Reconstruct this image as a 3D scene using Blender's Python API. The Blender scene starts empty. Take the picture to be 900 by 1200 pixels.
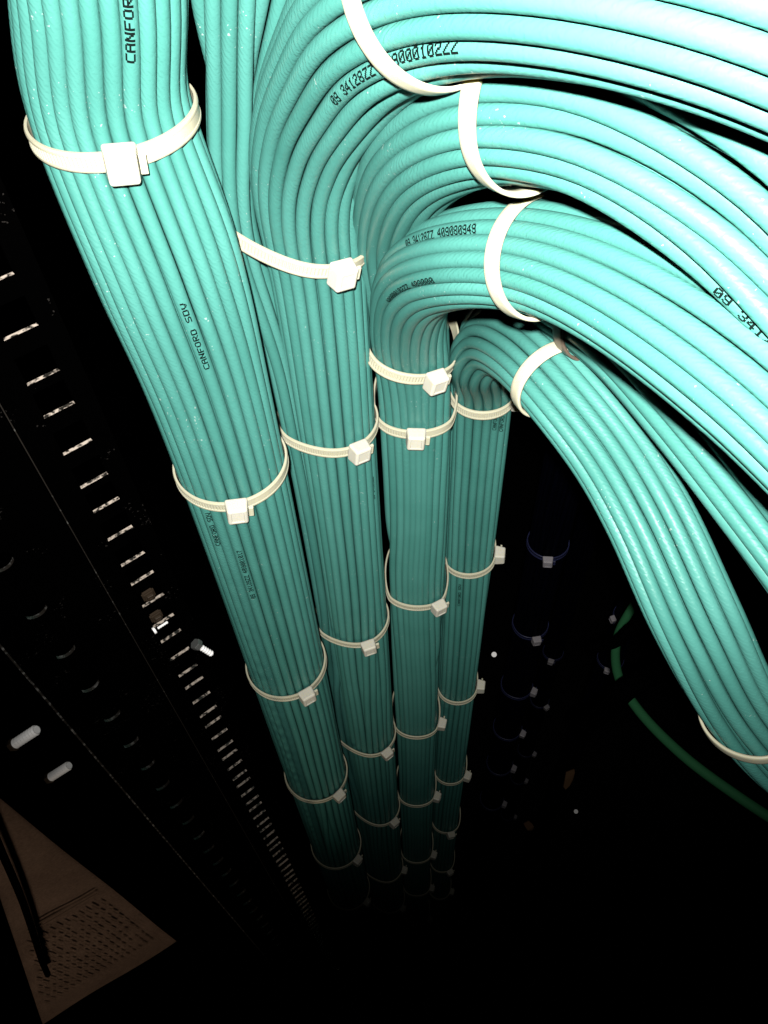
import bpy, bmesh, math, random
import numpy as np
from mathutils import Vector, Matrix
random.seed(4); rng = np.random.RandomState(7)
S = bpy.context.scene
C = S.collection

# ------------------------------------------------------------------ camera, world, flash, exposure
FPX = 950.0                       # focal length in pixels of the 900x1200 frame
CAM = Vector((0, 0, 2.4))
R_ = Vector((.99945, 0, -.0333)); fx = -.0264
F_ = Vector((fx, math.sqrt(1-.792**2-fx**2), -.792)).normalized()
R_ = (R_ - F_*R_.dot(F_)).normalized()
D_ = F_.cross(R_).normalized()    # image-down
cam = bpy.data.cameras.new('camera'); cam_o = bpy.data.objects.new('camera', cam); C.objects.link(cam_o)
cam.sensor_fit = 'VERTICAL'; cam.sensor_height = 24.0; cam.lens = 24.0*FPX/1200
cam.clip_start = .01; cam.clip_end = 50
m = Matrix((R_, -D_, -F_)).transposed().to_4x4(); m.translation = CAM
cam_o.matrix_world = m; S.camera = cam_o
w = bpy.data.worlds.new('World'); S.world = w; w.use_nodes = True
w.node_tree.nodes['Background'].inputs[0].default_value = (0, 0, 0, 1)
w.node_tree.nodes['Background'].inputs[1].default_value = 0
S.view_settings.view_transform = 'Standard'; S.view_settings.look = 'None'
S.view_settings.exposure = 0; S.view_settings.gamma = 1
S.cycles.max_bounces = 3; S.cycles.diffuse_bounces = 0; S.cycles.glossy_bounces = 2

def P(px, py, Z):                 # a sight line of the photograph at depth Z (metres)
    return CAM + R_*((px-450)/FPX*Z) + D_*((py-600)/FPX*Z) + F_*Z
def pix(p):
    d = Vector(p)-CAM; z = d.dot(F_)
    return (450+FPX*d.dot(R_)/z, 600+FPX*d.dot(D_)/z, z)

fl = bpy.data.lights.new('camera_flash', 'SPOT'); fl_o = bpy.data.objects.new('camera_flash', fl); C.objects.link(fl_o)
fl.energy = 17.0; fl.color = (1.0, .965, .93); fl.shadow_soft_size = .004
fl.spot_size = math.radians(92); fl.spot_blend = 1.0
fl_o.location = CAM - R_*.006 - D_*.006 - F_*.050
aim = P(560, 250, 1.0)
fl_o.rotation_euler = (aim-fl_o.location).to_track_quat('-Z', 'Y').to_euler()

# ------------------------------------------------------------------ materials
def mat(name, col, rough=.5, metal=0.0, spec=.5):
    M = bpy.data.materials.new(name); M.use_nodes = True
    b = M.node_tree.nodes['Principled BSDF']
    b.inputs['Base Color'].default_value = (*col, 1); b.inputs['Roughness'].default_value = rough
    b.inputs['Metallic'].default_value = metal; b.inputs['Specular IOR Level'].default_value = spec
    return M, M.node_tree, b
def nn(nt, t, **kw):
    n = nt.nodes.new(t)
    for k, v in kw.items():
        if k in n.inputs: n.inputs[k].default_value = v
        else: setattr(n, k, v)
    return n
def math_n(nt, op, a, b=None, c=None):
    n = nt.nodes.new('ShaderNodeMath'); n.operation = op
    for i, v in enumerate((a, b, c)):
        if v is None: continue
        if isinstance(v, (int, float)): n.inputs[i].default_value = v
        else: nt.links.new(v, n.inputs[i])
    return n.outputs[0]
def cable_material(name, col, dark, rough=.42, specks=True):
    M, nt, b = mat(name, col, rough, 0, .42 if specks else .03)
    L = nt.links.new
    uv = nt.nodes.new('ShaderNodeUVMap')
    sep = nt.nodes.new('ShaderNodeSeparateXYZ'); L(uv.outputs[0], sep.inputs[0])
    info = nt.nodes.new('ShaderNodeObjectInfo')
    tc = nt.nodes.new('ShaderNodeTexCoord')
    # twisted braid telegraphing through the jacket
    ph = math_n(nt, 'ADD', math_n(nt, 'MULTIPLY', sep.outputs[0], 2*math.pi/.0026), math_n(nt, 'MULTIPLY', sep.outputs[1], 2*math.pi*9))
    nz = nn(nt, 'ShaderNodeTexNoise', Scale=420.0, Detail=2.0); L(tc.outputs['Object'], nz.inputs['Vector'])
    nz2 = nn(nt, 'ShaderNodeTexNoise', Scale=38.0, Detail=2.0); L(tc.outputs['Object'], nz2.inputs['Vector'])
    ph = math_n(nt, 'ADD', ph, math_n(nt, 'MULTIPLY', nz.outputs['Fac'], 9.0))
    wave = math_n(nt, 'MULTIPLY', math_n(nt, 'SINE', ph), math_n(nt, 'SUBTRACT', nz2.outputs['Fac'], .25))
    ht = math_n(nt, 'ADD', math_n(nt, 'MULTIPLY', wave, .55), math_n(nt, 'MULTIPLY', nz.outputs['Fac'], 1.2))
    bp = nn(nt, 'ShaderNodeBump', Strength=.5, Distance=.00024); L(ht, bp.inputs['Height']); L(bp.outputs[0], b.inputs['Normal'])
    # tone differs a little from cable to cable and along it
    mx = nn(nt, 'ShaderNodeMix', data_type='RGBA'); mx.inputs['A'].default_value = (*dark, 1); mx.inputs['B'].default_value = (*col, 1)
    f = math_n(nt, 'ADD', math_n(nt, 'MULTIPLY', info.outputs['Random'], .55), math_n(nt, 'MULTIPLY', nz2.outputs['Fac'], .7)); L(f, mx.inputs['Factor'])
    outc = mx.outputs['Result']
    if specks:
        nz3 = nn(nt, 'ShaderNodeTexNoise', Scale=760.0, Detail=1.0); L(tc.outputs['Object'], nz3.inputs['Vector'])
        nz4 = nn(nt, 'ShaderNodeTexNoise', Scale=55.0, Detail=1.0); L(tc.outputs['Object'], nz4.inputs['Vector'])
        g = math_n(nt, 'MULTIPLY', math_n(nt, 'GREATER_THAN', nz3.outputs['Fac'], .72), math_n(nt, 'GREATER_THAN', nz4.outputs['Fac'], .60))
        m2 = nn(nt, 'ShaderNodeMix', data_type='RGBA'); m2.inputs['B'].default_value = (.62, .78, .72, 1)
        L(outc, m2.inputs['A']); L(math_n(nt, 'MULTIPLY', g, .6), m2.inputs['Factor']); outc = m2.outputs['Result']
    L(outc, b.inputs['Base Color'])
    rr = math_n(nt, 'ADD', math_n(nt, 'MULTIPLY', nz2.outputs['Fac'], .2), rough-.1); L(rr, b.inputs['Roughness'])
    return M
TEAL = cable_material('teal_pvc_jacket', (.110, .405, .345), (.070, .30, .25))
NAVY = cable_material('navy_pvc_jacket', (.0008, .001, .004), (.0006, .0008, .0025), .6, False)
GREEN = cable_material('green_pvc_jacket', (.026, .12, .050), (.020, .10, .04), .6, False)
INK = mat('black_ink', (.004, .010, .009), .7, 0, .1)[0]
def nylon(name, col):
    M, nt, b = mat(name, col, .38, 0, .5)
    b.inputs['Subsurface Weight'].default_value = .25
    b.inputs['Subsurface Radius'].default_value = (1.0, .9, .6); b.inputs['Subsurface Scale'].default_value = .0015
    tc = nt.nodes.new('ShaderNodeTexCoord'); nz = nn(nt, 'ShaderNodeTexNoise', Scale=260.0, Detail=3.0)
    nt.links.new(tc.outputs['Object'], nz.inputs['Vector'])
    bp = nn(nt, 'ShaderNodeBump', Strength=.25, Distance=.0003); nt.links.new(nz.outputs['Fac'], bp.inputs['Height']); nt.links.new(bp.outputs[0], b.inputs['Normal'])
    return M
NYL = nylon('natural_nylon', (.80, .78, .56)); NYLH = nylon('natural_nylon_head', (.92, .90, .74))
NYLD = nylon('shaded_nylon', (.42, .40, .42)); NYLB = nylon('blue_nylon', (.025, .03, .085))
BRASSY = nylon('brownish_nylon', (.16, .12, .09))
def black_paint():
    M, nt, b = mat('black_powder_coat', (.0002, .0002, .0002), .8, 0, .0)
    tc = nt.nodes.new('ShaderNodeTexCoord'); L = nt.links.new
    a = nn(nt, 'ShaderNodeTexNoise', Scale=900.0, Detail=2.0); c = nn(nt, 'ShaderNodeTexNoise', Scale=70.0, Detail=2.0)
    L(tc.outputs['Object'], a.inputs['Vector']); L(tc.outputs['Object'], c.inputs['Vector'])
    g = math_n(nt, 'MULTIPLY', math_n(nt, 'GREATER_THAN', a.outputs['Fac'], .66), math_n(nt, 'GREATER_THAN', c.outputs['Fac'], .60))
    mx = nn(nt, 'ShaderNodeMix', data_type='RGBA'); mx.inputs['A'].default_value = (.0002, .0002, .0002, 1); mx.inputs['B'].default_value = (.012, .011, .010, 1)
    L(g, mx.inputs['Factor']); L(mx.outputs['Result'], b.inputs['Base Color'])
    return M
BLACK = black_paint()
def bare(name, col, sc, thr):
    M, nt, b = mat(name, col, .5, .0, .5); tc = nt.nodes.new('ShaderNodeTexCoord')
    a = nn(nt, 'ShaderNodeTexNoise', Scale=sc, Detail=3.0); nt.links.new(tc.outputs['Object'], a.inputs['Vector'])
    mx = nn(nt, 'ShaderNodeMix', data_type='RGBA'); mx.inputs['A'].default_value = (.01, .008, .006, 1); mx.inputs['B'].default_value = (*col, 1)
    r = nn(nt, 'ShaderNodeMapRange'); r.inputs['From Min'].default_value = thr; r.inputs['From Max'].default_value = thr+.15
    nt.links.new(a.outputs['Fac'], r.inputs['Value']); nt.links.new(r.outputs[0], mx.inputs['Factor']); nt.links.new(mx.outputs['Result'], b.inputs['Base Color'])
    return M
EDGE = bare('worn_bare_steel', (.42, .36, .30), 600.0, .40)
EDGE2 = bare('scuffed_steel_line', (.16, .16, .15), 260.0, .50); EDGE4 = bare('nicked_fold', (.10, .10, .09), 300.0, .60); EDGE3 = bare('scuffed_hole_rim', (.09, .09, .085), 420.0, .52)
ZINC = mat('zinc_plating', (.97, .97, .95), .45, .0, .8)[0]
STEEL = mat('dull_steel', (.25, .26, .25), .4, .8, .5)[0]
BRASS = mat('dull_brass', (.030, .019, .010), .6, .2, .4)[0]
CARD = mat('brown_cardboard', (.16, .09, .045), .9, 0, .2)[0]
FLOORM = mat('dark_floor', (.004, .004, .004), .8, 0, .1)[0]

# ------------------------------------------------------------------ helpers
def tag(o, label=None, cat=None, group=None, kind=None):
    if label: o['label'] = label
    if cat: o['category'] = cat
    if group: o['group'] = group
    if kind: o['kind'] = kind
    return o
def empty(name, loc):
    o = bpy.data.objects.new(name, None); C.objects.link(o); o.location = loc; o.empty_display_size = .02
    return o
def link(name, me, mats, parent=None, smooth=True, org=None):
    """mesh data is in world coordinates; org becomes the object's own origin"""
    o = bpy.data.objects.new(name, me); C.objects.link(o)
    for x in (mats if isinstance(mats, (list, tuple)) else [mats]): me.materials.append(x)
    if smooth and len(me.polygons): me.polygons.foreach_set('use_smooth', [True]*len(me.polygons))
    if parent is not None:
        me.transform(Matrix.Translation(-parent.matrix_basis.translation)) if org is None else None
        o.parent = parent
    elif org is not None:
        me.transform(Matrix.Translation(-Vector(org))); o.location = org
    me.update()
    return o
def mesh_np(name, verts, faces, uvs=None):
    me = bpy.data.meshes.new(name); me.from_pydata([tuple(v) for v in verts], [], faces)
    if uvs is not None:
        ul = me.uv_layers.new(name='UVMap'); ul.data.foreach_set('uv', np.asarray(uvs, dtype=np.float32).ravel())
    return me
def frames(pts, u0=(1, 0, 0)):
    """parallel transport frames along a polyline"""
    n = len(pts); T = np.gradient(pts, axis=0); T /= np.linalg.norm(T, axis=1)[:, None]
    U = np.zeros_like(pts); V = np.zeros_like(pts)
    u = np.array(u0, float); u -= T[0]*u.dot(T[0]); u /= np.linalg.norm(u)
    for i in range(n):
        u = u - T[i]*u.dot(T[i]); u /= np.linalg.norm(u)
        U[i] = u; V[i] = np.cross(T[i], u)
    return T, U, V
def tube(name, pts, r, sides=12):
    pts = np.asarray(pts, float); T, U, V = frames(pts); n = len(pts)
    ang = np.arange(sides)*2*math.pi/sides
    ring = U[:, None, :]*np.cos(ang)[None, :, None] + V[:, None, :]*np.sin(ang)[None, :, None]
    verts = (pts[:, None, :]+ring*r).reshape(-1, 3)
    s = np.concatenate([[0], np.cumsum(np.linalg.norm(np.diff(pts, axis=0), axis=1))])
    faces, uvs = [], []
    for i in range(n-1):
        for j in range(sides):
            k = (j+1) % sides
            faces.append((i*sides+j, i*sides+k, (i+1)*sides+k, (i+1)*sides+j))
            a, b = j/sides, (j+1)/sides
            uvs += [(s[i], a), (s[i], b), (s[i+1], b), (s[i+1], a)]
    faces.append(tuple(range(sides))[::-1]); uvs += [(0, 0)]*sides
    faces.append(tuple((n-1)*sides+j for j in range(sides))); uvs += [(0, 0)]*sides
    return mesh_np(name, verts, faces, uvs)
def catmull(ctrl, step):
    """centripetal Catmull-Rom through rows of ctrl (xyz + extras), resampled by arc length with step(z)"""
    c = np.asarray(ctrl, float)
    c = np.vstack([2*c[0]-c[1], c, 2*c[-1]-c[-2]]); out = []
    for i in range(1, len(c)-2):
        p0, p1, p2, p3 = c[i-1:i+3]
        t = [0]
        for a, b in ((p0, p1), (p1, p2), (p2, p3)): t.append(t[-1]+max(np.linalg.norm((b-a)[:3]), 1e-5)**.5)
        for tt in np.linspace(t[1], t[2], 60, endpoint=False):
            A1 = (t[1]-tt)/(t[1]-t[0])*p0+(tt-t[0])/(t[1]-t[0])*p1
            A2 = (t[2]-tt)/(t[2]-t[1])*p1+(tt-t[1])/(t[2]-t[1])*p2
            A3 = (t[3]-tt)/(t[3]-t[2])*p2+(tt-t[2])/(t[3]-t[2])*p3
            B1 = (t[2]-tt)/(t[2]-t[0])*A1+(tt-t[0])/(t[2]-t[0])*A2
            B2 = (t[3]-tt)/(t[3]-t[1])*A2+(tt-t[1])/(t[3]-t[1])*A3
            out.append((t[2]-tt)/(t[2]-t[1])*B1+(tt-t[1])/(t[2]-t[1])*B2)
    out.append(c[-2]); out = np.array(out)
    s = np.concatenate([[0], np.cumsum(np.linalg.norm(np.diff(out[:, :3], axis=0), axis=1))])
    q = [0.0]
    while q[-1] < s[-1]:
        z = np.interp(q[-1], s, out[:, 2]); q.append(q[-1]+step(z))
    q[-1] = s[-1]
    return np.stack([np.interp(q, s, out[:, k]) for k in range(out.shape[1])], axis=1)

# ------------------------------------------------------------------ setting
fm = mesh_np('floor', [(-4, -3, 0), (4, -3, 0), (4, 5, 0), (-4, 5, 0)], [(0, 1, 2, 3)])
tag(link('floor', fm, FLOORM, smooth=False), kind='structure')

# ------------------------------------------------------------------ cables packed into bundles
CR = .0030                         # cable radius
def gauss(a, sg):
    k = int(3*sg); x = np.arange(-k, k+1); g = np.exp(-x*x/(2*sg*sg)); g /= g.sum()
    p = np.pad(a, ((k, k), (0, 0)), mode='edge')
    return np.stack([np.convolve(p[:, j], g, 'valid') for j in range(a.shape[1])], axis=1)
def pack(path, N, seed, tie_s=(), wander=1.0, keep=.52):
    """stations of a centreline with half-axes a,b -> list of cable polylines, relaxed as touching discs"""
    r = np.random.RandomState(seed)
    pts = path[:, :3]; T, U, V = frames(pts); n = len(pts); d = 2*CR
    s = np.concatenate([[0], np.cumsum(np.linalg.norm(np.diff(pts, axis=0), axis=1))])
    a0, b0 = path[0, 3:5]
    q = r.uniform(-1, 1, (N*3, 2)); q = q[(q**2).sum(1) < 1][:N]*np.array([a0, b0])*.95
    N = len(q); dr = r.normal(0, 1, (N, 2)); pos = np.zeros((n, N, 2)); nrm = np.zeros((n, N))
    for i in range(n):
        a, b = path[i, 3]-CR, path[i, 4]-CR
        ds = s[i]-s[i-1] if i else .01
        k = math.exp(-ds/.10); dr = dr*k + r.normal(0, 1, (N, 2))*math.sqrt(1-k*k)
        for it in range(200 if i == 0 else 14):
            df = q[:, None, :]-q[None, :, :]; L = np.sqrt((df**2).sum(2))+1e-9
            ov = np.clip(d-L, 0, None); np.fill_diagonal(ov, 0)
            q = q + (df/L[:, :, None]*ov[:, :, None]).sum(1)*.42
            e = np.sqrt((q[:, 0]/a)**2+(q[:, 1]/b)**2)
            out = e > 1; q[out] /= e[out][:, None]
            q *= 1.0006
            if it < 3: q += dr*.00011*wander*min(ds/.006, 2)
        pos[i] = q; nrm[i] = e
    res = []
    for j in range(N):
        if (nrm[:, j] > keep).mean() < .12: continue      # wholly buried, never seen
        pj = gauss(pos[:, j, :], 3.0)
        res.append(pts+U*pj[:, :1]+V*pj[:, 1:])
    return res
STEP = lambda z: .006 if z > 1.75 else (.012 if z > 1.3 else .03)
def column(x, y, Z, dx=0, dy=0, a=.02, b=.02, ztop=2.0, extra=()):
    """control points of the vertical run: floor to ztop"""
    p = P(x, y, Z)+Vector((dx, dy, 0)); zs = [.004, .3, .6, .9, 1.2, 1.5, 1.7]
    zs = [z for z in zs if z < ztop-.05]+[ztop]
    return [(p.x, p.y, z, a, b) for z in zs]
def c5(x, y, Z, a, b=None): p = P(x, y, Z); return (p.x, p.y, p.z, a, b or a)
def zcol(q, y): return FPX*q/(.792*(1330-y))

BUNDLES = {}
def bundle(name, label, runs, material, group=None):
    org = Vector((runs[0][0][0][0], runs[0][0][0][1], .0))
    root = empty('cable_bundle', org); tag(root, label, 'cable bundle', group)
    cabs = []
    for ctrl, N, seed, keep in runs:
        path = catmull(ctrl, STEP)
        for pl in pack(path, N, seed, keep=keep):
            o = link('cable', tube('cable', pl, CR*.935), material, root); cabs.append((pl, o))
    BUNDLES[name] = (root, cabs)
    return root
G = 'teal cable bundles of the riser'
q1, q2, q3, q4 = .268, .311, .334, .358
# B1: straight up past the camera
z = zcol(q1, 570)
bundle('one', 'thickest bundle of teal cables, running straight up along the rack rail with no bend',
    [(column(277, 570, z, 0, 0, .0276, .0276, P(240, 450, zcol(q1, 450)).z) + [c5(193, 300, zcol(q1, 300), .0294), c5(126, 110, .272, .0272), c5(116, -20, .243, .0262), c5(98, -190, .215, .0262), c5(70, -420, .19, .0262)], 66, 1, .5)], TEAL, G)
# B2: bends over to the right in front, a few cables carry straight on up
p2 = P(388, 520, zcol(q2, 520))
zc = pix
main2 = column(388, 520, zcol(q2, 520), .004, 0, .0222, .0235, P(361, 330, zcol(q2, 330)).z) + [
    c5(360, 210, .318, .0225), c5(372, 140, .284, .0228), c5(402, 78, .250, .0228), c5(452, 12, .215, .023), c5(545, -38, .186, .023),
    c5(690, -58, .160, .0235), c5(900, -30, .140, .0235), c5(1150, 60, .128, .0235), c5(1500, 230, .12, .0235)]
str2 = column(388, 520, zcol(q2, 520), -.0215, .004, .0065, .017, P(361, 420, zcol(q2, 420)).z) + [
    c5(275, 240, .340, .0085, .014), c5(273, 120, .300, .0155, .008), c5(278, 0, .264, .0225, .0060), c5(286, -140, .235, .023, .006), c5(310, -330, .21, .021, .006)]
bundle('two', 'second teal bundle from the left, arching over the others towards the top right corner',
    [(main2, 50, 2, .5), (str2, 9, 3, 0)], TEAL, G)
# B3: front half and back half leave one above the other
zt = P(485, 445, zcol(q3, 445)).z
f3 = column(486, 560, zcol(q3, 560), 0, -.012, .0206, .0125, zt) + [
    c5(478, 378, .385, .0185, .0165), c5(492, 328, .333, .0178), c5(545, 303, .288, .0178), c5(636, 303, .256, .0178), c5(753, 343, .225, .0196), c5(904, 441, .198, .0210),
    c5(1080, 620, .18, .018), c5(1300, 850, .17, .018)]
b3 = column(486, 560, zcol(q3, 560), 0, .0182, .0206, .0182, P(485, 430, zcol(q3, 430)).z) + [
    c5(468, 340, .395, .021, .0150), c5(466, 254, .335, .0200), c5(490, 184, .278, .0195), c5(547, 139, .240, .0205), c5(622, 118, .216, .0212), c5(744, 129, .196, .0244), c5(904, 208, .182, .0268),
    c5(1080, 362, .171, .0268), c5(1300, 575, .162, .0268)]
bundle('three', 'third teal bundle from the left, splitting into two arms that bend right',
    [(f3, 31, 4, .45), (b3, 44, 5, .45)], TEAL, G)
# B4
f4 = column(556, 560, zcol(q4, 560), 0, -.007, .0180, .0150, P(566, 455, zcol(q4, 455)).z) + [
    c5(563, 420, .425, .0168), c5(580, 402, .395, .0165), c5(612, 414, .362, .0165), c5(652, 452, .340, .0165), c5(716, 532, .330, .0170), c5(760, 605, .322, .0176), c5(814, 722, .320, .0180), c5(870, 828, .340, .0170),
    c5(940, 905, .362, .0175), c5(1050, 975, .385, .0175), c5(1250, 1040, .42, .0175)]
b4 = column(556, 560, zcol(q4, 560), 0, .0215, .0180, .0115, P(566, 450, zcol(q4, 450)).z) + [
    c5(566, 400, .460, .0155, .0125), c5(580, 364, .420, .0140), c5(612, 345, .375, .0138), c5(655, 355, .342, .0138), c5(730, 398, .310, .0165), c5(806, 472, .290, .0178), c5(906, 590, .270, .019),
    c5(1050, 800, .25, .015), c5(1200, 1000, .24, .015)]
bundle('four', 'rightmost teal cable bundle, hooking over tightly and dropping away to the lower right',
    [(f4, 28, 6, .45), (b4, 25, 8, .4)], TEAL, G)
# dark bundles further back
GD = 'dark cable bundles in the gloom behind'
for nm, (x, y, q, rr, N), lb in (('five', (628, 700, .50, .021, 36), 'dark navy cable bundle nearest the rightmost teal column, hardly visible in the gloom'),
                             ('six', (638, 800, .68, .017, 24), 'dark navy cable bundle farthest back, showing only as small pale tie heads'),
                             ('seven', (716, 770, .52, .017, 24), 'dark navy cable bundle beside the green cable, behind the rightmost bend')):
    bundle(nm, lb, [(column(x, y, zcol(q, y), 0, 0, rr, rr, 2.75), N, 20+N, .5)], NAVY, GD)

# ------------------------------------------------------------------ cable ties
def section(names, p, nrm):
    """points where the cables of the named bundles cross a plane, in the plane's own axes"""
    nrm = np.array(nrm)/np.linalg.norm(nrm); p = np.array(p)
    ux = np.cross(nrm, (0.0, 1.0, 0.0)); 
    if np.linalg.norm(ux) < .2: ux = np.cross(nrm, (1.0, 0, 0))
    ux /= np.linalg.norm(ux); vy = np.cross(nrm, ux); out = []
    for nm, sel in names:
        for k, (pl, o) in enumerate(BUNDLES[nm][1]):
            if sel is not None and not (sel[0] <= k < sel[1]): continue
            d = (pl-p)@nrm; i = np.where(d[:-1]*d[1:] <= 0)[0]
            best = None
            for j in i:
                t = d[j]/(d[j]-d[j+1]+1e-12); x = pl[j]*(1-t)+pl[j+1]*t; dd = np.linalg.norm(x-p)
                if best is None or dd < best[0]: best = (dd, x)
            if best and best[0] < .05: out.append(((best[1]-p)@ux, (best[1]-p)@vy))
    return np.array(out), ux, vy, nrm
def hull_curve(c2, rad, n=360):
    """rounded outline round the discs: smoothed support function of their hull, evenly resampled"""
    m0 = c2.mean(0); c = c2-m0; K = 720
    th = np.linspace(0, 2*math.pi, K, endpoint=False); nv = np.stack([np.cos(th), np.sin(th)], 1)
    h = (c@nv.T).max(0)+rad
    x = np.arange(-90, 91); g = np.exp(-x*x/(2*22.0**2)); g /= g.sum()
    hs = np.convolve(np.concatenate([h[-90:], h, h[:90]]), g, 'valid')
    hs += .45*max((h-hs).max(), 0)
    dh = (np.roll(hs, -1)-np.roll(hs, 1))/(2*(th[1]-th[0]))
    p = nv*hs[:, None]+np.stack([-nv[:, 1], nv[:, 0]], 1)*dh[:, None]+m0
    p = np.vstack([p, p[:1]]); s = np.concatenate([[0], np.cumsum(np.linalg.norm(np.diff(p, axis=0), axis=1))])
    q = np.linspace(0, s[-1], n, endpoint=False)
    return np.stack([np.interp(q, s, p[:, 0]), np.interp(q, s, p[:, 1])], 1), s[-1]
def box_head(c, ex, ey, ez, w, h, t, r=.0012):
    """chamfered, slightly tapered lock head with a slot: ex along strap, ey along the bundle, ez outwards"""
    bm = bmesh.new(); bmesh.ops.create_cube(bm, size=1.0)
    for v in bm.verts:
        k = .86 if v.co.z > 0 else 1.0
        v.co = Vector((v.co.x*w*k, v.co.y*h*k, v.co.z*t))
    top = [f for f in bm.faces if f.normal.z > .5]
    rr = bmesh.ops.inset_individual(bm, faces=top, thickness=w*.22, depth=0)
    ins = [f for f in bm.faces if f.normal.z > .5 and f.calc_area() < (w*h*.5) and all(abs(v.co.x) < w*.35 for v in f.verts)]
    if ins:
        e = bmesh.ops.inset_individual(bm, faces=ins, thickness=.0002, depth=-t*.07)
    eds = [e for e in bm.edges if all(max(abs(v.co.x)/(w*.5), abs(v.co.y)/(h*.5)) > .8 for v in e.verts)]
    bmesh.ops.bevel(bm, geom=eds, offset=r, segments=3, profile=.5, affect='EDGES')
    # two ribs on the back plate, as on a moulded head
    M = Matrix((ex, ey, ez)).transposed().to_4x4(); M.translation = c
    bm.transform(M); me = bpy.data.meshes.new('head'); bm.normal_update(); bm.to_mesh(me); bm.free()
    return me
def tie(names, p, nrm, head_px, label, group, size=1.0, mats=None, detail=True, head_back=False, teeth=True):
    ms = mats or (NYL, NYLH)
    c2, ux, vy, w3 = section(names, p, nrm)
    for sh in (-.0036, .0036):
        ca = section(names, np.array(p)+np.array(w3)*sh, nrm)[0]
        if len(ca): c2 = np.vstack([c2, ca])
    if len(c2) < 3: print('TIE FAIL', label, len(c2)); return
    W, TH = .0066*size, .0013*size
    n = 480 if detail else 96
    cv, per = hull_curve(c2, CR+.0003, n)
    to3 = lambda a, off=0: np.array(p)+ux*a[0]+vy*a[1]+w3*off
    nr = np.roll(cv, -1, 0)-np.roll(cv, 1, 0); nr = np.stack([nr[:, 1], -nr[:, 0]], 1); nr /= np.linalg.norm(nr, axis=1)[:, None]
    # smooth the normal so that the strap does not kink
    for _ in range(4): nr = (np.roll(nr, 1, 0)+nr*2+np.roll(nr, -1, 0)); nr /= np.linalg.norm(nr, axis=1)[:, None]
    campos = np.array(CAM)
    best = None
    for i in range(n):
        x = to3(cv[i]+nr[i]*TH); n3 = ux*nr[i][0]+vy*nr[i][1]; fac = n3@(campos-x)/np.linalg.norm(campos-x)
        if head_back: sc = fac
        else:
            u = pix(x); sc = math.hypot(u[0]-head_px[0], u[1]-head_px[1])+(200 if fac < .0 else 0)
        if best is None or sc < best[0]: best = (sc, i)
    hi = best[1]
    root = empty('cable_tie', Vector(to3(cv[hi]))); tag(root, label, 'cable tie', group)
    verts, faces = [], []
    prof = [(-.5, 0), (-.5, .75), (-.40, 1), (-.28, 1), (-.26, .82), (.26, .82), (.28, 1), (.40, 1), (.5, .75), (.5, 0)] if teeth else [(-.5, 0), (-.5, .7), (-.42, .95), (-.2, 1), (.2, 1), (.42, .95), (.5, .7), (.5, 0)]
    for i in range(n):
        k = (i-hi) % n; tooth = detail and teeth and (n-k)*per/n < .075
        rid = .28 if (tooth and (i % 4) < 2) else 0
        for (a, b) in prof:
            bb = b-rid if (teeth and abs(a) < .27) else b
            verts.append(to3(cv[i]+nr[i]*TH*bb, a*W))
    m_ = len(prof)
    for i in range(n):
        for j in range(m_):
            a, b, c, d = i*m_+j, i*m_+(j+1) % m_, ((i+1) % n)*m_+(j+1) % m_, ((i+1) % n)*m_+j
            faces.append((a, b, c, d))
    me = mesh_np('strap', verts, faces)
    bm = bmesh.new(); bm.from_mesh(me); bmesh.ops.recalc_face_normals(bm, faces=bm.faces); bm.to_mesh(me); bm.free()
    link('strap', me, ms[0], root, smooth=not (detail and teeth))
    n3 = Vector(ux*nr[hi][0]+vy*nr[hi][1]).normalized(); wv = Vector(w3); ex = wv.cross(n3).normalized()
    sp = random.uniform(-.14, .14); ex2 = (ex*math.cos(sp)+wv*math.sin(sp)); wv2 = n3.cross(ex2)
    hc = Vector(to3(cv[hi]+nr[hi]*.0042*size))
    hm = box_head(hc, ex2, wv2, n3, .0112*size, .0118*size, .0080*size)
    link('head', hm, ms[1], root, smooth=False)
    # the snipped tail stands just proud of the head
    tl = box_head(hc+ex2*.0066*size+n3*.0006, ex2, wv2, n3, .0026*size, .0068*size, .0014*size, .0002)
    link('tail_stub', tl, ms[0], root, smooth=False)
    return root
def col_tie(nm, hx, hy, label, group, size=1.0, mats=None, detail=True, slope=0):
    """level tie round a vertical run: find the height whose strap meets the pixel of the head"""
    pl = [c[0] for c in BUNDLES[nm][1]]
    best = None
    cen = lambda z: np.mean([(np.interp(z, p[:, 2], p[:, 0]), np.interp(z, p[:, 2], p[:, 1])) for p in pl], axis=0)
    for z in np.arange(.15, 2.33, .004):
        c = cen(z)
        rad = .6*max(np.std([np.interp(z, p[:, 2], p[:, 0]) for p in pl])*2, .01)*1.5
        v = CAM-Vector((c[0], c[1], z))
        v.z = 0; v.normalize()
        for a in np.radians(np.arange(-75, 76, 10)):
            d = Matrix.Rotation(a, 3, 'Z') @ v
            u = pix(Vector((c[0], c[1], z))+d*(rad+.006))
            sc = math.hypot(u[0]-hx, u[1]-hy)
            if best is None or sc < best[0]: best = (sc, z, c)
    _, z, c = best
    return tie([(nm, None)], (c[0], c[1], z+slope*.018), (slope, 0, 1), (hx, hy), label, group, size, mats, detail)
GT = 'nylon ties up the teal columns'
ORD = ['topmost', 'second', 'third', 'fourth', 'fifth', 'sixth', 'seventh', 'eighth', 'ninth', 'tenth']
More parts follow.
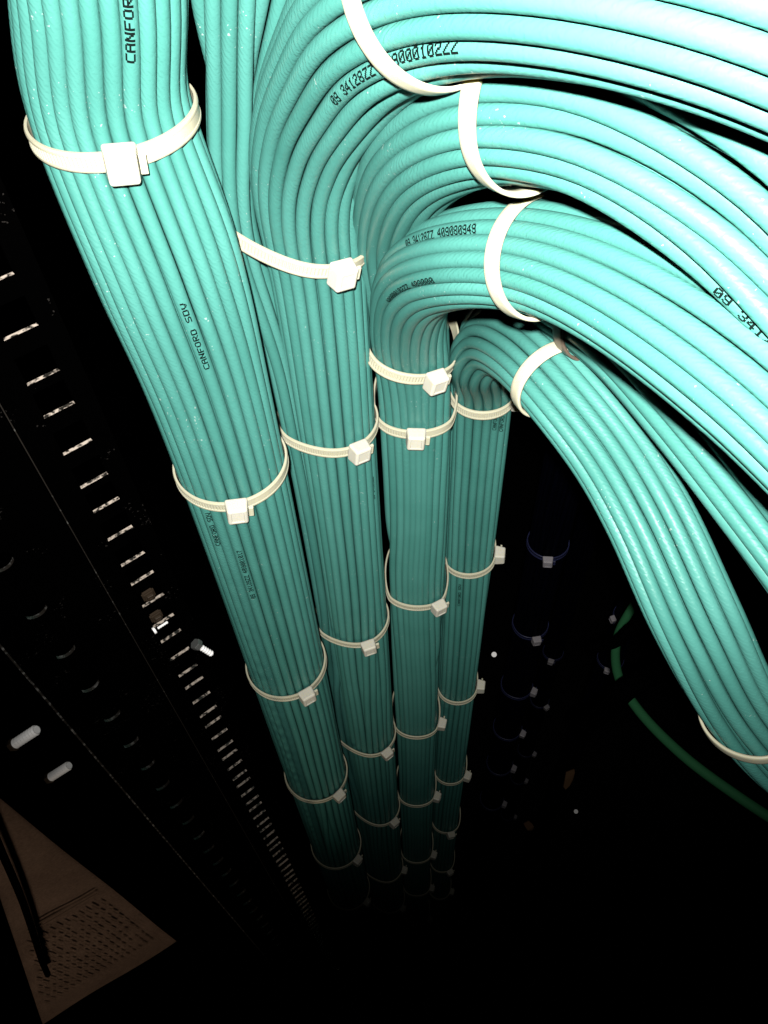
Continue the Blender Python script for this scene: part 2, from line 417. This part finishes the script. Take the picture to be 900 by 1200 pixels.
ties = {
 'one': ('the leftmost teal bundle', [(143, 195), (278, 600), (360, 815), (398, 932), (417, 1008), (430, 1057), (438, 1098), (448, 1124)]),
 'two': ('the second teal bundle', [(400, 330), (422, 533), (433, 762), (456, 885), (464, 967), (475, 1021), (474, 1066), (480, 1098)]),
 'three': ('the third teal bundle', [(505, 432), (487, 500), (508, 700), (513, 842), (504, 932), (503, 1000), (500, 1040), (505, 1068)]),
 'four': ('the rightmost teal column', [(598, 467), (577, 650), (560, 800), (541, 907), (526, 969), (523, 1015), (537, 1040)])}
for nm, (where, hs) in ties.items():
    for i, (hx, hy) in enumerate(hs):
        st = 'pale cable tie with chunky head' if i < 4 else 'dim cable tie in the gloom'
        if nm == 'four' and i == 0: continue        # sits in the crook of the bend, placed below
        col_tie(nm, hx, hy, f'{st}, {ORD[i]} down {where}', GT, detail=i < 3, slope={('two', 0): .30, ('three', 0): .28}.get((nm, i), random.uniform(-.05, .08)))
p4 = P(565, 452, zcol(q4, 452)); tie([('four', None)], p4, (0, 0, 1), (600, 466), 'pale cable tie with chunky head, topmost down the rightmost teal column', GT)
GT2 = 'small ties on the dark bundles'
for nm, where, hs, sz in (('five', 'the nearest dark bundle', [(642, 660), (628, 752), (630, 813), (620, 863), (611, 905), (596, 945)], 1.0),
                      ('six', 'the farthest dark bundle', [(645, 775), (641, 830), (627, 885), (621, 918), (628, 967)], 1.0),
                      ('seven', 'the dark bundle by the green cable', [(718, 727), (711, 787)], .8)):
    for i, (hx, hy) in enumerate(hs):
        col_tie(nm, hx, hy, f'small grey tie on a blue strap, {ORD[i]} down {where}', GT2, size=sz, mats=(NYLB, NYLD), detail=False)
def bend_tie(nm, sel, ctrl, x, y, label, tilt=(0, 0, 0), mats=None):
    """tie square to a bend; x,y is where its middle shows"""
    path = catmull(ctrl, STEP)[:, :3]; best = None
    for i in range(3, len(path)-3):
        u = pix(path[i])
        if u[2] < .05 or path[i][2] < 1.9: continue
        sc = math.hypot(u[0]-x, u[1]-y)
        if best is None or sc < best[0]: best = (sc, i)
    i = best[1]; t = path[i+2]-path[i-2]; t /= np.linalg.norm(t)
    t = t+np.array(R_)*tilt[0]+np.array(D_)*tilt[1]+np.array(F_)*tilt[2]
    return tie([(nm, sel)], path[i], t, (0, 0), label, 'nylon ties round the bends', mats=mats, head_back=True, teeth=False)
def nrun(nm, k):                    # how many cables the first run kept
    return k
RUNS = {}
def split_index(nm, ctrl):          # cables of the second run start farther from the first run's end point
    e = np.array(ctrl[-1][:3]); pl = BUNDLES[nm][1]
    for k, (p, o) in enumerate(pl):
        if np.linalg.norm(p[-1]-e) > .03: return k
    return len(pl)
k2, k3, k4 = split_index('two', main2), split_index('three', f3), split_index('four', f4)
bend_tie('two', (0, k2), main2, 512, -12, 'broad pale tie across the top of the highest arch, nearest the camera')
bend_tie('three', (k3, 999), b3, 626, 120, 'pale tie round the upper arm of the split bundle, under the highest arch', (0, .28, 0))
bend_tie('three', (0, k3), f3, 635, 306, 'brightest curved tie round the lower arm of the split bundle')
bend_tie('four', (0, k4), f4, 645, 448, 'shaded beige tie round the bend of the rightmost bundle')
bend_tie('four', (0, k4), f4, 876, 838, 'pale tie low on the rightmost bundle at the right edge of the picture', (0, .1, .55))
bend_tie('four', (k4, 999), b4, 688, 375, 'half hidden brownish tie on the cables tucked under the split bundle', mats=(BRASSY, BRASSY))

# ------------------------------------------------------------------ printing on the jackets (dot matrix)
FONT = {'0': '01110 10001 10011 10101 11001 10001 01110', '1': '00100 01100 00100 00100 00100 00100 01110', '2': '01110 10001 00001 00110 01000 10000 11111',
 '3': '01110 10001 00001 00110 00001 10001 01110', '4': '00010 00110 01010 10010 11111 00010 00010', '7': '11111 00001 00010 00100 01000 01000 01000',
 '8': '01110 10001 10001 01110 10001 10001 01110', '9': '01110 10001 10001 01111 00001 10001 01110', 'A': '01110 10001 10001 11111 10001 10001 10001',
 'C': '01111 10000 10000 10000 10000 10000 01111', 'D': '11110 10001 10001 10001 10001 10001 11110', 'F': '11111 10000 10000 11110 10000 10000 10000',
 'N': '10001 11001 11001 10101 10011 10011 10001', 'O': '01110 10001 10001 10001 10001 10001 01110', 'R': '11110 10001 10001 11110 10100 10010 10001',
 'S': '01111 10000 10000 01110 00001 00001 11110', 'V': '10001 10001 10001 10001 01010 01010 00100', 'Z': '11111 00001 00010 00100 01000 10000 11111', ' ': ' '.join(['00000']*7)}
def lettering(nm, x, y, text, pitch, height, forward, side=0.0, sel=None, slant=0.0):
    """print text starting on the cable seen at photo point x,y; forward: towards the far end of the path"""
    best = None
    for k, (pl, o) in enumerate(BUNDLES[nm][1]):
        if sel and not (sel[0] <= k < sel[1]): continue
        d = pl-np.array(CAM); zz = d@np.array(F_)
        ok = zz > .05; zz = np.where(ok, zz, 1)
        u = 450+FPX*(d@np.array(R_))/zz; v = 600+FPX*(d@np.array(D_))/zz
        e = np.hypot(u-x, v-y)+np.where(ok, 0, 1e6)
        i = int(e.argmin()); off = e[i]*zz[i]/FPX
        if off < CR*.85:
            sc = zz[i]-math.sqrt(CR*CR-off*off)+off*.15
            if best is None or sc < best[0]: best = (sc, k, i)
    if best is None: print('TEXT FAIL', text, x, y); return
    _, k, i = best; pl, o = BUNDLES[nm][1][k]
    s = np.concatenate([[0], np.cumsum(np.linalg.norm(np.diff(pl, axis=0), axis=1))])
    s0 = s[i]; sg = 1 if forward else -1
    TT = np.gradient(pl, axis=0); TT /= np.linalg.norm(TT, axis=1)[:, None]
    at = lambda q, A: np.array([np.interp(q, s, A[:, c]) for c in range(3)])
    verts, faces = [], []
    mid = s0+sg*pitch*len(text)/2
    pm = at(mid, pl); vm = np.array(CAM)-pm
    def pt(sx, hy):
        q = s0+sg*sx; p = at(q, pl); t = at(q, TT); t /= np.linalg.norm(t)
        vv = vm-t*(vm@t); vv /= np.linalg.norm(vv)
        upv = np.cross(vv, t*sg)                       # up of the letters
        a = (hy+side)/CR
        return p+(vv*math.cos(a)+upv*math.sin(a))*(CR*.935+.00006)
    px_w = pitch*.80/5; px_h = height/7
    rr = np.random.RandomState(len(text)+int(x))
    for ci, ch in enumerate(text):
        rows = FONT[ch].split()
        jy = rr.normal(0, .00006)
        for r_, row in enumerate(rows):
            for c_, bit in enumerate(row):
                if bit != '1': continue
                x0 = ci*pitch+c_*px_w; y0 = (3-r_)*px_h+jy; x0 += y0*slant
                w_, h_ = px_w*.74, px_h*.70
                b = len(verts)
                for (a, c) in ((-w_, -h_), (w_, -h_), (w_, h_), (-w_, h_)): verts.append(pt(x0+a, y0+c))
                faces.append((b, b+1, b+2, b+3))
    me = mesh_np('printed_lettering', verts, faces)
    me.transform(Matrix.Translation(-o.parent.location))
    t = bpy.data.objects.new('printed_lettering', me); C.objects.link(t); me.materials.append(INK); t.parent = o
lettering('one', 148, 66, 'CANFORD', .0031, .0030, True)
lettering('one', 239, 424, 'CANFORD SDV', .0030, .0024, True)
lettering('one', 295, 694, '09 34128ZZ 409001017', .0024, .0027, True)
lettering('one', 250, 634, 'CANFORD SDV', .0026, .0026, True)
lettering('two', 397, 112, '09 34128ZZ 409000102ZZ', .0028, .0030, True, sel=(0, k2))
lettering('two', 442, 580, '09 34128ZZ', .0021, .0022, True, sel=(0, k2))
lettering('three', 480, 284, '09 34128ZZ 409080949', .0023, .0032, True, sel=(0, k3))
lettering('three', 455, 344, '409000102ZZ 409000', .0030, .0026, True, -.0018, sel=(0, k3))
lettering('three', 848, 334, '09 34128ZZ', .0026, .0023, True, -.0016, sel=(k3, 999))
lettering('four', 578, 500, 'CANFORD', .0024, .0024, True, sel=(0, k4))
lettering('four', 590, 500, 'CANFORD', .0024, .0024, True, sel=(0, k4))
lettering('four', 541, 705, 'CANFORD SDV', .0028, .0022, True, sel=(0, k4))

# ------------------------------------------------------------------ rack rail with square holes
E1 = (R_*.775 - D_*.515 + F_*.364); E1.z = 0; E1.normalize()
UP = Vector((0, 0, 1))
NRM = E1.cross(UP).normalized()
PR = P(26, 392, .211)
if NRM.dot(CAM-PR) < 0: NRM = -NRM
def on_plane(x, y, off=0.0):
    d = (P(x, y, 1)-CAM); t = ((PR+NRM*off)-CAM).dot(NRM)/d.dot(NRM); return CAM+d*t
def ue(p): return (p-PR).dot(E1), p.z
def holed_plate(name, u0, u1, z0, z1, holes, shape, off, th, parent, lip=EDGE, lip_front=0):
    """upright sheet in the rail plane, pierced by real holes whose lower wall is bare metal"""
    bm = bmesh.new(); W = lambda u, z, d=0: bm.verts.new(PR*1.0 + E1*u + NRM*(off-d) + UP*(z-PR.z))
    uc, hw, hh = holes[0][0], holes[0][2], holes[0][3]
    zs = sorted(holes, key=lambda h: h[1]); cur = z0
    def quad(a, b, c, d, mi=0): f = bm.faces.new((a, b, c, d)); f.material_index = mi; return f
    cw = hw*1.6
    for d in (0, th):
        quad(W(u0, z0, d), W(uc-cw, z0, d), W(uc-cw, z1, d), W(u0, z1, d)); quad(W(uc+cw, z0, d), W(u1, z0, d), W(u1, z1, d), W(uc+cw, z1, d))
    for (u, z, a, b) in zs:
        for d in (0, th): quad(W(uc-cw, cur, d), W(uc+cw, cur, d), W(uc+cw, z-b*1.25, d), W(uc-cw, z-b*1.25, d))
        n = 4 if shape == 'square' else 20
        if n == 4: rim = [(-a, -b), (a, -b), (a, b), (-a, b)]; ot = [(-cw, -b*1.25), (cw, -b*1.25), (cw, b*1.25), (-cw, b*1.25)]
        else:
            rim = [(a*math.cos(t), b*math.sin(t)) for t in [2*math.pi*(i+.5)/n for i in range(n)]]; ot = []
            for (x_, y_) in rim:
                k = min(cw/abs(x_) if abs(x_) > 1e-9 else 9e9, b*1.25/abs(y_) if abs(y_) > 1e-9 else 9e9); ot.append((x_*k, y_*k))
        for d in (0, th):
            A = [W(u+x_, z+y_, d) for x_, y_ in rim]; B = [W(u+x_, z+y_, d) for x_, y_ in ot]
            for i in range(n): quad(A[i], A[(i+1) % n], B[(i+1) % n], B[i])
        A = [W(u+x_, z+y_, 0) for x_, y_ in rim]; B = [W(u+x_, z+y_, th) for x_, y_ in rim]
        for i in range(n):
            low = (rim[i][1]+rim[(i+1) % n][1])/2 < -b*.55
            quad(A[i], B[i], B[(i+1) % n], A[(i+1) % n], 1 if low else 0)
        cur = z+b*1.25
    for d in (0, th): quad(W(uc-cw, cur, d), W(uc+cw, cur, d), W(uc+cw, z1, d), W(uc-cw, z1, d))
    for (ua, za, ub, zb) in ((u0, z0, u0, z1), (u1, z0, u1, z1), (u0, z0, u1, z0), (u0, z1, u1, z1)):
        quad(W(ua, za), W(ub, zb), W(ub, zb, th), W(ua, za, th))
    me = bpy.data.meshes.new(name); bm.to_mesh(me); bm.free()
    return link(name, me, [BLACK, lip], parent, smooth=False)
z392 = PR.z                                     # lower edge of the hole at (26,392)
holes = []
U_ = .04445; offs = [0, .015875, .03175]        # EIA hole pitch
pat = 0
for u in range(-8, 52):
    for k, o_ in enumerate(offs):
        z = z392 - (u*U_ + o_) + .015875 + .0005
        if .1 < z < 2.35: holes.append((0.0, z+.00475, .00475, .00475))
rack = empty('rack_frame', Vector((PR.x, PR.y, 0)))
tag(rack, 'black steel rack upright with a ladder of square holes left of the cables', 'rack frame')
ulin, _ = ue(on_plane(130, 700)); 
holed_plate('rail', ulin, .011, .02, 2.38, holes, 'square', 0.0, .0013, rack)
ur, zr = ue(on_plane(80, 768, -.004)); hs2 = []
ys = [(12, 665), (47, 722), (80, 768), (110, 810), (135, 845), (157, 873), (177, 900), (193, 925), (209, 945), (222, 964), (235, 981), (246, 997)]
zz = [ue(on_plane(x, y, -.004))[1] for x, y in ys]; ptc = (zz[0]-zz[-1])/(len(zz)-1)
print('round holes pitch', ptc, 'u', [round(ue(on_plane(x, y, -.004))[0], 4) for x, y in ys], 'rail left', ulin)
for k in range(-2, 26):
    z = zz[0]-k*ptc
    if .1 < z < 2.3: hs2.append((ur, z+.0042, .0042, .0042))
uL, _ = ue(on_plane(105, 880, -.004))
holed_plate('side_panel', uL, ulin-.0005, .02, 2.38, hs2, 'round', -.004, .0014, rack, EDGE3)
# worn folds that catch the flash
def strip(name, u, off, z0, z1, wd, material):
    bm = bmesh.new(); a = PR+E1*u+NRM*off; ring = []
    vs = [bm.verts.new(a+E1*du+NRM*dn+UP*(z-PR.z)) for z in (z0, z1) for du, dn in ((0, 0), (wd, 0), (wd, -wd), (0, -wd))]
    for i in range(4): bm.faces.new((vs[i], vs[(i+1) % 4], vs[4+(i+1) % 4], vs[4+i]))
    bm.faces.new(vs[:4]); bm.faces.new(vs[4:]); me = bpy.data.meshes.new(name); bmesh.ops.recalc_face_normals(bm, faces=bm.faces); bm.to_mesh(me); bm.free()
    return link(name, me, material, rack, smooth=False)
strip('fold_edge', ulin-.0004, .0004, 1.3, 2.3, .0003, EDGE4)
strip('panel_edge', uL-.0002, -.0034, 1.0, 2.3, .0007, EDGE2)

# cage nuts in two of the holes, with a loose screw
def cyl_thread(name, c, ax, L, r, teeth, material, parent=None, headr=None, org=None):
    ax = Vector(ax).normalized(); u = ax.orthogonal().normalized(); v = ax.cross(u); bm = bmesh.new(); rings = []
    prof = []
    for i in range(teeth*2+1): prof.append((L*i/(teeth*2), r*(1.0 if i % 2 else .70)))
    prof = [(0, 0)]+prof+[(L, r*.80), (L, 0)]
    n = 20
    for (h, rad) in prof: rings.append([bm.verts.new(c+ax*h+(u*math.cos(2*math.pi*j/n)+v*math.sin(2*math.pi*j/n))*max(rad, 1e-5)) for j in range(n)])
    for a, b in zip(rings, rings[1:]):
        for j in range(n): bm.faces.new((a[j], a[(j+1) % n], b[(j+1) % n], b[j]))
    bmesh.ops.recalc_face_normals(bm, faces=bm.faces)
    me = bpy.data.meshes.new(name); bm.to_mesh(me); bm.free(); return link(name, me, material, parent, smooth=False)
def nut_washer(name, c, ax, r, t, sides, material, parent):
    ax = Vector(ax).normalized(); u = ax.orthogonal().normalized(); v = ax.cross(u); bm = bmesh.new(); R2 = []
    for h, k in ((0, .96), (t*.15, 1), (t*.85, 1), (t, .92), (t, .42), (t*.3, .40)):
        R2.append([bm.verts.new(c+ax*h+(u*math.cos(2*math.pi*j/sides)+v*math.sin(2*math.pi*j/sides))*r*k) for j in range(sides)])
    for a, b in zip(R2, R2[1:]):
        for j in range(sides): bm.faces.new((a[j], a[(j+1) % sides], b[(j+1) % sides], b[j]))
    bm.faces.new(R2[0]); bm.faces.new(R2[-1]); bmesh.ops.recalc_face_normals(bm, faces=bm.faces)
    me = bpy.data.meshes.new(name); bm.to_mesh(me); bm.free(); return link(name, me, material, parent, smooth=False)
for (x0, y0, x1, y1, rpx, lb) in ((17, 872, 43, 855, 6.4, 'thick bright threaded bolt, upper of the two on the black panel'), (59, 911, 81, 897, 5.4, 'smaller bright threaded bolt, lower of the two on the black panel')):
    a = on_plane(x0, y0, .006); Z = pix(a)[2]; r = rpx*Z/FPX
    # the bolt lies level, its far end found on its own sight line
    b = P(x1, y1, Z*.985); b.z = a.z if abs(b.z-a.z) < .002 else b.z
    root = empty('bolt', a); tag(root, lb, 'bolt', 'bright bolts on the black panel')
    ax = (b-a); cyl_thread('threaded_shank', a, ax, ax.length, r, 8, ZINC, root)
    nut_washer('hex_nut', a-ax.normalized()*.0015, ax, r*1.22, .0022, 6, BRASS, root)
for i, (x, y, lb) in enumerate(((174, 697, 'small brown cage nut in a rail hole, the upper of the pair'), (183, 722, 'small brown cage nut in a rail hole, the lower of the pair'))):
    c = on_plane(x, y, .0012); root = empty('cage_nut', c); tag(root, lb, 'cage nut', 'cage nuts in the rail')
    bm = bmesh.new(); bmesh.ops.create_cube(bm, size=1); 
    for v in bm.verts: v.co = Vector((v.co.x*.0050, v.co.y*.0050, v.co.z*.002))
    bmesh.ops.bevel(bm, geom=list(bm.edges), offset=.0006, segments=2, affect='EDGES')
    M = Matrix((E1, UP, NRM)).transposed().to_4x4(); M.translation = c; bm.transform(M)
    me = bpy.data.meshes.new('cage'); bm.to_mesh(me); bm.free(); link('cage', me, BRASS, root, smooth=False)
    nut_washer('square_nut', c+NRM*.0009, NRM, .0017, .0012, 4, BRASS, root)
c = on_plane(233, 757, .012); root = empty('screw', c); tag(root, 'short shiny screw hanging between the rail and the leftmost cable bundle', 'screw')
ax = (UP*-.8+E1*.35+NRM*.3); cyl_thread('threaded_shank', c, ax, .008, .0013, 6, ZINC, root)
nut_washer('screw_head', c-ax.normalized()*.0025, ax, .0024, .0025, 6, STEEL, root)
c = on_plane(190, 733, .004); root = empty('screw', c); tag(root, 'tiny bright screw end poking out of the rail below the cage nuts', 'screw')
cyl_thread('threaded_shank', c-E1*.002, E1, .0045, .0006, 5, ZINC, root); nut_washer('screw_head', c-E1*.004, E1, .0014, .001, 14, ZINC, root)

# ------------------------------------------------------------------ printed sheet on the panel low at the left
h_ = (R_*-1 + D_*.493 - F_*.3375); h_.z = 0; h_.normalize()
cR = P(207, 1103, .62)
paper = empty('paper_sheet', cR); tag(paper, 'brownish printed sheet with rows of small marks, low at the left', 'paper')
PM, nt, b = mat('aged_paper', (.50, .33, .22), .85, 0, .2)
tc = nt.nodes.new('ShaderNodeTexCoord'); nz = nn(nt, 'ShaderNodeTexNoise', Scale=30.0, Detail=6.0); nt.links.new(tc.outputs['Object'], nz.inputs['Vector'])
nzf = nn(nt, 'ShaderNodeTexNoise', Scale=700.0, Detail=2.0); nt.links.new(tc.outputs['Object'], nzf.inputs['Vector'])
f_ = math_n(nt, 'ADD', math_n(nt, 'MULTIPLY', nz.outputs['Fac'], 1.0), math_n(nt, 'SUBTRACT', math_n(nt, 'MULTIPLY', nzf.outputs['Fac'], 1.0), .5))
mx = nn(nt, 'ShaderNodeMix', data_type='RGBA'); mx.inputs['A'].default_value = (.11, .068, .046, 1); mx.inputs['B'].default_value = (.30, .20, .145, 1)
nt.links.new(f_, mx.inputs['Factor']); nt.links.new(mx.outputs['Result'], b.inputs['Base Color'])
pn = h_.cross(UP).normalized(); pn = pn if pn.dot(CAM-cR) > 0 else -pn
Hs, Ws = .34, .144; nx, nz_ = 14, 30; bm = bmesh.new(); 
def on_paper(x, y):
    d = P(x, y, 1)-CAM; q = CAM+d*((cR-CAM).dot(pn)/d.dot(pn)); return (q-cR).dot(h_), q.z-cR.z
(ua, za), (ub, zb) = on_paper(50, 1200), on_paper(-4, 1040)
ulim = lambda z: ua+(ub-ua)*(z-za)/(zb-za)
g = [[bm.verts.new(cR+h_*(ulim(Hs*j/nz_)*i/nx)+UP*(Hs*j/nz_)+pn*(.0006*math.sin(i*.5)+.0006*math.sin(j*.35))) for i in range(nx+1)] for j in range(nz_+1)]
for j in range(nz_):
    for i in range(nx): bm.faces.new((g[j][i], g[j][i+1], g[j+1][i+1], g[j+1][i]))
bmesh.ops.solidify(bm, geom=list(bm.faces), thickness=.0004)
me = bpy.data.meshes.new('sheet'); bm.to_mesh(me); bm.free(); link('sheet', me, PM, paper)
bm = bmesh.new(); rp = np.random.RandomState(3)
for row in range(10):
    zz0 = .040+row*.0125
    for col in range(24):
        if rp.rand() < .12: continue
        u0 = .008+col*.0045; hh = rp.uniform(.004, .0085) if row % 3 else rp.uniform(.006, .0115); ww = rp.uniform(.0007, .0012)
        if u0 > ulim(zz0)-.006: continue
        vs = [bm.verts.new(cR+h_*(u0+a)+UP*(zz0+c_)+pn*.0018) for a, c_ in ((0, 0), (ww, 0), (ww+.0006, hh), (.0006, hh))]
        bm.faces.new(vs)
for zz0 in (.176, .181): bm.faces.new([bm.verts.new(cR+h_*a+UP*(zz0+c_)+pn*.0018) for a, c_ in ((.006, 0), (ulim(zz0)-.008, 0), (ulim(zz0)-.008, .0018), (.006, .0018))])
me = bpy.data.meshes.new('printing'); bm.to_mesh(me); bm.free()
INK2 = mat('faded_ink', (.075, .048, .032), .9, 0, .1)[0]; link('printed_table', me, INK2, paper, smooth=False)

wl = bpy.data.lights.new('added_warm_fill', 'SPOT'); wo = bpy.data.objects.new('added_warm_fill', wl); C.objects.link(wo)  # added warm fill; the flash alone leaves the printed sheet black
wl.energy = 2.7; wl.color = (1.0, .84, .68); wl.shadow_soft_size = .04; wl.spot_size = math.radians(70); wl.spot_blend = .9
pc = cR+h_*.08+UP*.16; wo.location = pc+pn*.50+h_*.12+UP*.05
wo.rotation_euler = (pc-wo.location).to_track_quat('-Z', 'Y').to_euler()

# black flat cable hanging in front of the sheet
BK = mat('black_rubber', (.0003, .0003, .0003), .8, 0, .0)[0]
def over_paper(x, y, k):
    d = P(x, y, 1)-CAM; return tuple(CAM+d*((cR-CAM).dot(pn)/d.dot(pn))*k)
pts = catmull([over_paper(-45, 880, .95), over_paper(-8, 975, .95), over_paper(26, 1055, .95), over_paper(50, 1128, .955), over_paper(56, 1142, .97)], lambda z: .01)
tag(link('cable', tube('cable', pts, .0018, 12), BK, None, org=Vector(pts[0])), 'loose black cable hanging across the brown printed sheet', 'cable')

# ------------------------------------------------------------------ loose green cable at the right
pts = catmull([tuple(P(775, 655, .70)), tuple(P(745, 705, .68)), tuple(P(724, 745, .66)), tuple(P(724, 790, .63)), tuple(P(748, 832, .60)), tuple(P(800, 885, .57)), tuple(P(860, 930, .55)), tuple(P(930, 975, .53)), tuple(P(1050, 1040, .50))], lambda z: .006)
tag(link('cable', tube('cable', pts, .0036, 14), GREEN, None, org=Vector(pts[0])), 'single green cable curving out of the dark under the rightmost bundle', 'cable')

for lb, cp in (('upper of two added black cables that leave dark gaps in the green cable', [(690, 760, .58), (722, 752, .57), (738, 738, .56), (752, 728, .56), (800, 700, .60)]),
               ('lower of two added black cables that leave dark gaps in the green cable', [(680, 850, .58), (715, 828, .55), (733, 808, .53), (752, 797, .53), (800, 770, .58)])):
    pts = catmull([tuple(P(*q)) for q in cp], lambda z: .006)  # black tubes added only to break the green cable with dark gaps
    tag(link('cable', tube('cable', pts, .0075 if 'lower' in lb else .0042, 12), BK, None, org=Vector(pts[0])), lb, 'cable')

# ------------------------------------------------------------------ scraps and screws lying deep in the dark
def scrap(x, y, Z, w_, h_2, a, lb, material, seed):
    c = P(x, y, Z); r = np.random.RandomState(seed); bm = bmesh.new(); n = 9
    top = [bm.verts.new(c+R_*((w_*math.cos(t)*r.uniform(.6, 1.1))*math.cos(a)-(h_2*math.sin(t))*math.sin(a))+D_*((w_*math.cos(t))*math.sin(a)+(h_2*math.sin(t)*r.uniform(.6, 1.1))*math.cos(a))+F_*r.uniform(-.003, .003)) for t in np.arange(n)*2*math.pi/n]
    f = bm.faces.new(top); e = bmesh.ops.extrude_face_region(bm, geom=[f]); 
    for v in e['geom']:
        if isinstance(v, bmesh.types.BMVert): v.co += F_*.003
    bmesh.ops.recalc_face_normals(bm, faces=bm.faces); me = bpy.data.meshes.new('scrap'); bm.to_mesh(me); bm.free()
    tag(link('cardboard_scrap', me, material, None, smooth=False, org=c), lb, 'scrap')
scrap(667, 912, 1.25, .008, .020, .35, 'brown torn scrap standing alone in the dark below the green cable', CARD, 2)
scrap(620, 968, 1.30, .010, .008, .5, 'small brown scrap beside the lowest grey tie heads', CARD, 5)
scrap(238, 1168, 1.5, .012, .055, -.25, 'long dim brown scrap near the bottom edge, right of the printed sheet', CARD, 8)
scrap(408, 1190, 1.5, .018, .028, -.7, 'reddish brown scrap at the very bottom under the teal columns', CARD, 9)
for (x, y, Z, lb) in ((675, 951, 1.0, 'bright brass screw head alone in the dark right of the small brown scrap'), (579, 767, .8, 'bright brass screw head just right of the rightmost teal column'), (413, 1179, 1.3, 'small bright screw head at the bottom, under the teal columns')):
    c = P(x, y, Z); root = empty('screw', c); tag(root, lb, 'screw')
    nut_washer('screw_head', c, (CAM-c), .0027, .003, 14, ZINC, root); cyl_thread('threaded_shank', c, -(CAM-c), .010, .002, 5, ZINC, root)
